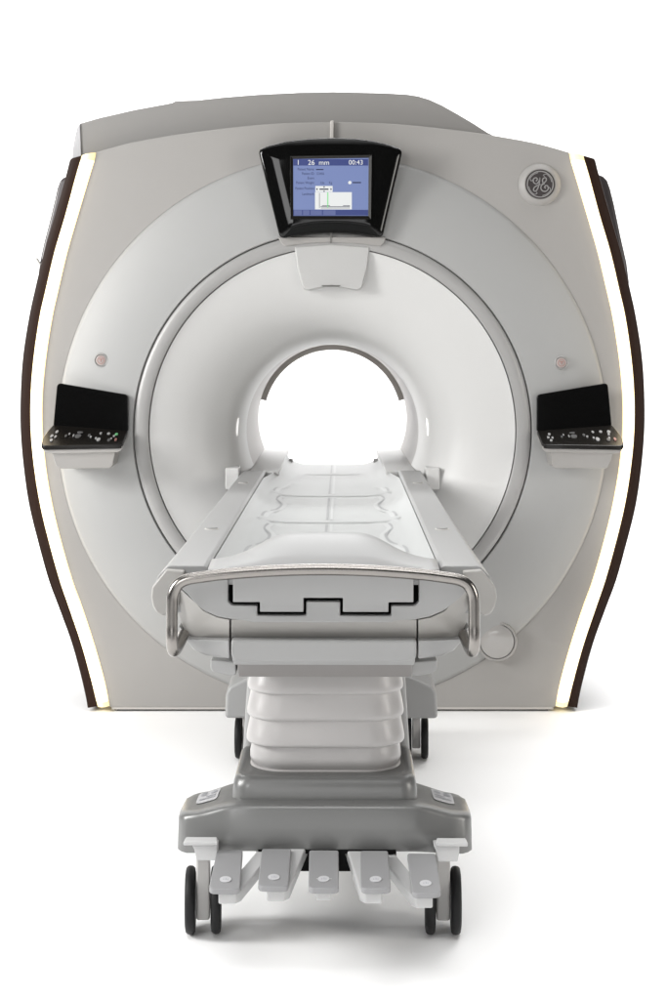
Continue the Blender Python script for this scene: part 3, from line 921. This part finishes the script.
# casters
def caster(x, D, R_, yaw, sep, fz):
    y = yl(D)
    bm = bmesh.new()
    # swivel housing between the two wheels
    prof = [(-.035, .040), (.040, .040), (.052, .08), (.045, fz - .02), (.030, fz), (-.030, fz), (-.045, fz - .03), (-.045, .08)]
    a = [(-sep + .014, q0, q1) for q0, q1 in prof]; b = [(sep - .014, q0, q1) for q0, q1 in prof]
    loft(bm, [a, b])
    fk = tp('caster', bm, M['fork'], bevel=.006)
    fk.location = (x, y, 0); fk.rotation_euler = (0, 0, yaw)
    for s in (-1, 1):
        bm = bmesh.new()
        w = .0125
        pr = [(.012, s * sep - w * .9), (R_ * .62, s * sep - w * .9), (R_ * .78, s * sep - w), (R_ * .93, s * sep - w * .85), (R_ * .985, s * sep - w * .5), (R_, s * sep), (R_ * .985, s * sep + w * .5), (R_ * .93, s * sep + w * .85), (R_ * .78, s * sep + w), (R_ * .62, s * sep + w * .9), (.012, s * sep + w * .9)]
        n = 40; rows = [[bm.verts.new((px_, r * math.cos(2 * PI * k / n), R_ + r * math.sin(2 * PI * k / n))) for k in range(n)] for r, px_ in pr]
        for i in range(len(rows) - 1):
            for k in range(n): face(bm, (rows[i][k], rows[i][(k + 1) % n], rows[i + 1][(k + 1) % n], rows[i + 1][k]), 1 if i in (0, 9) else 0)
        face(bm, rows[0], 1); face(bm, rows[-1], 1)
        wh = obj('wheel', bm, [M['tyre'], M['hub']], fk, ang=40)
caster(-.287, 3.575, .077, .07, .030, .225)
caster(.277, 3.575, .077, -.04, .030, .225)
caster(-.279, 5.09, .070, .02, .028, .17)
caster(.288, 5.09, .070, -.05, .028, .17)

# ================================================================== SETTING
bm = bmesh.new()
prof = [(-5, 0), (9.2, 0)] + [(9.2 + 2.2 * math.sin(t * PI / 24), 2.2 - 2.2 * math.cos(t * PI / 24)) for t in range(1, 13)] + [(11.4, 8)]
rows = [[bm.verts.new((x, y, z)) for x in (-9, 9)] for y, z in prof]
for i in range(len(rows) - 1): face(bm, (rows[i][0], rows[i][1], rows[i + 1][1], rows[i + 1][0]))
fl = obj('floor', bm, M['paper'], ang=60)
fl['kind'] = 'structure'

def area(name, loc, target, sx, sy, power, col=(1, 1, 1), spread=180):
    l = bpy.data.lights.new(name, 'AREA'); l.shape = 'RECTANGLE'; l.size = sx; l.size_y = sy; l.energy = power; l.color = col; l.spread = math.radians(spread)
    o = bpy.data.objects.new(name, l); C.objects.link(o); o.location = loc
    o.rotation_euler = (Vector(target) - Vector(loc)).to_track_quat('-Z', 'Y').to_euler()
    return o
area('overhead_softbox', (0, 3.6, 5.0), (0, 3.6, 0), 7.0, 3.0, 44, (1, 1, 1), 80)
area('front_floor_fill', (-.1, .5, 4.6), (-.1, 2.0, 0), 4.0, 1.4, 22, (1, 1, 1), 55)  # added fill that whitens the floor in front of the table
area('wall_wash', (0, 8.2, 6.6), (0, 11.4, 2.6), 9, 1.2, 1000)
area('key_softbox', (-5.0, 3.2, 2.5), (0, 5.7, .9), 1.2, 1.6, 225, (1, .995, .98))
area('high_key_softbox', (-4.4, 2.4, 3.5), (0, 5.7, .9), 1.2, 1.6, 110, (1, .995, .98))
area('right_softbox', (4.2, 2.0, 1.8), (0, 5.7, .8), 1.2, 1.8, 66, (1, .965, .91))
area('front_softbox', (-2.1, -.9, 2.6), (0, 4.5, .7), 1.6, 1.9, 62)
area('low_front_softbox', (0, -1.0, .9), (0, 5.7, .9), 3, .8, 20)
area('rear_softbox', (0, 8.8, 4.2), (0, 6.2, .6), 1.4, .8, 40)
area('bore_softbox', (0, 8.9, 2.15), (0, 6.3, .9), .9, .5, 7)
area('right_floor_fill', (2.2, 5.6, 5.2), (1.7, 5.5, 0), 1.6, 2.0, 15, (1, 1, 1), 50)  # added fill that lightens the floor shadow right of the scanner

w = bpy.data.worlds.new('World'); sc.world = w; w.use_nodes = True
w.node_tree.nodes['Background'].inputs[0].default_value = (1, 1, 1, 1)
w.node_tree.nodes['Background'].inputs[1].default_value = .06

cam = bpy.data.cameras.new('camera'); co = bpy.data.objects.new('camera', cam); C.objects.link(co)
co.location = (0, 0, H); co.rotation_euler = (PI / 2, 0, 0)
cam.sensor_fit = 'VERTICAL'; cam.sensor_height = 36; cam.lens = 36 * F / 1000
cam.shift_x = (333.5 - CX) / 1000; cam.shift_y = -(500 - CY) / 1000
cam.clip_end = 200; cam.clip_start = .05
sc.camera = co
sc.view_settings.view_transform = 'Standard'; sc.view_settings.look = 'None'
sc.view_settings.exposure = 0; sc.view_settings.gamma = 1
sc.render.engine = 'CYCLES'
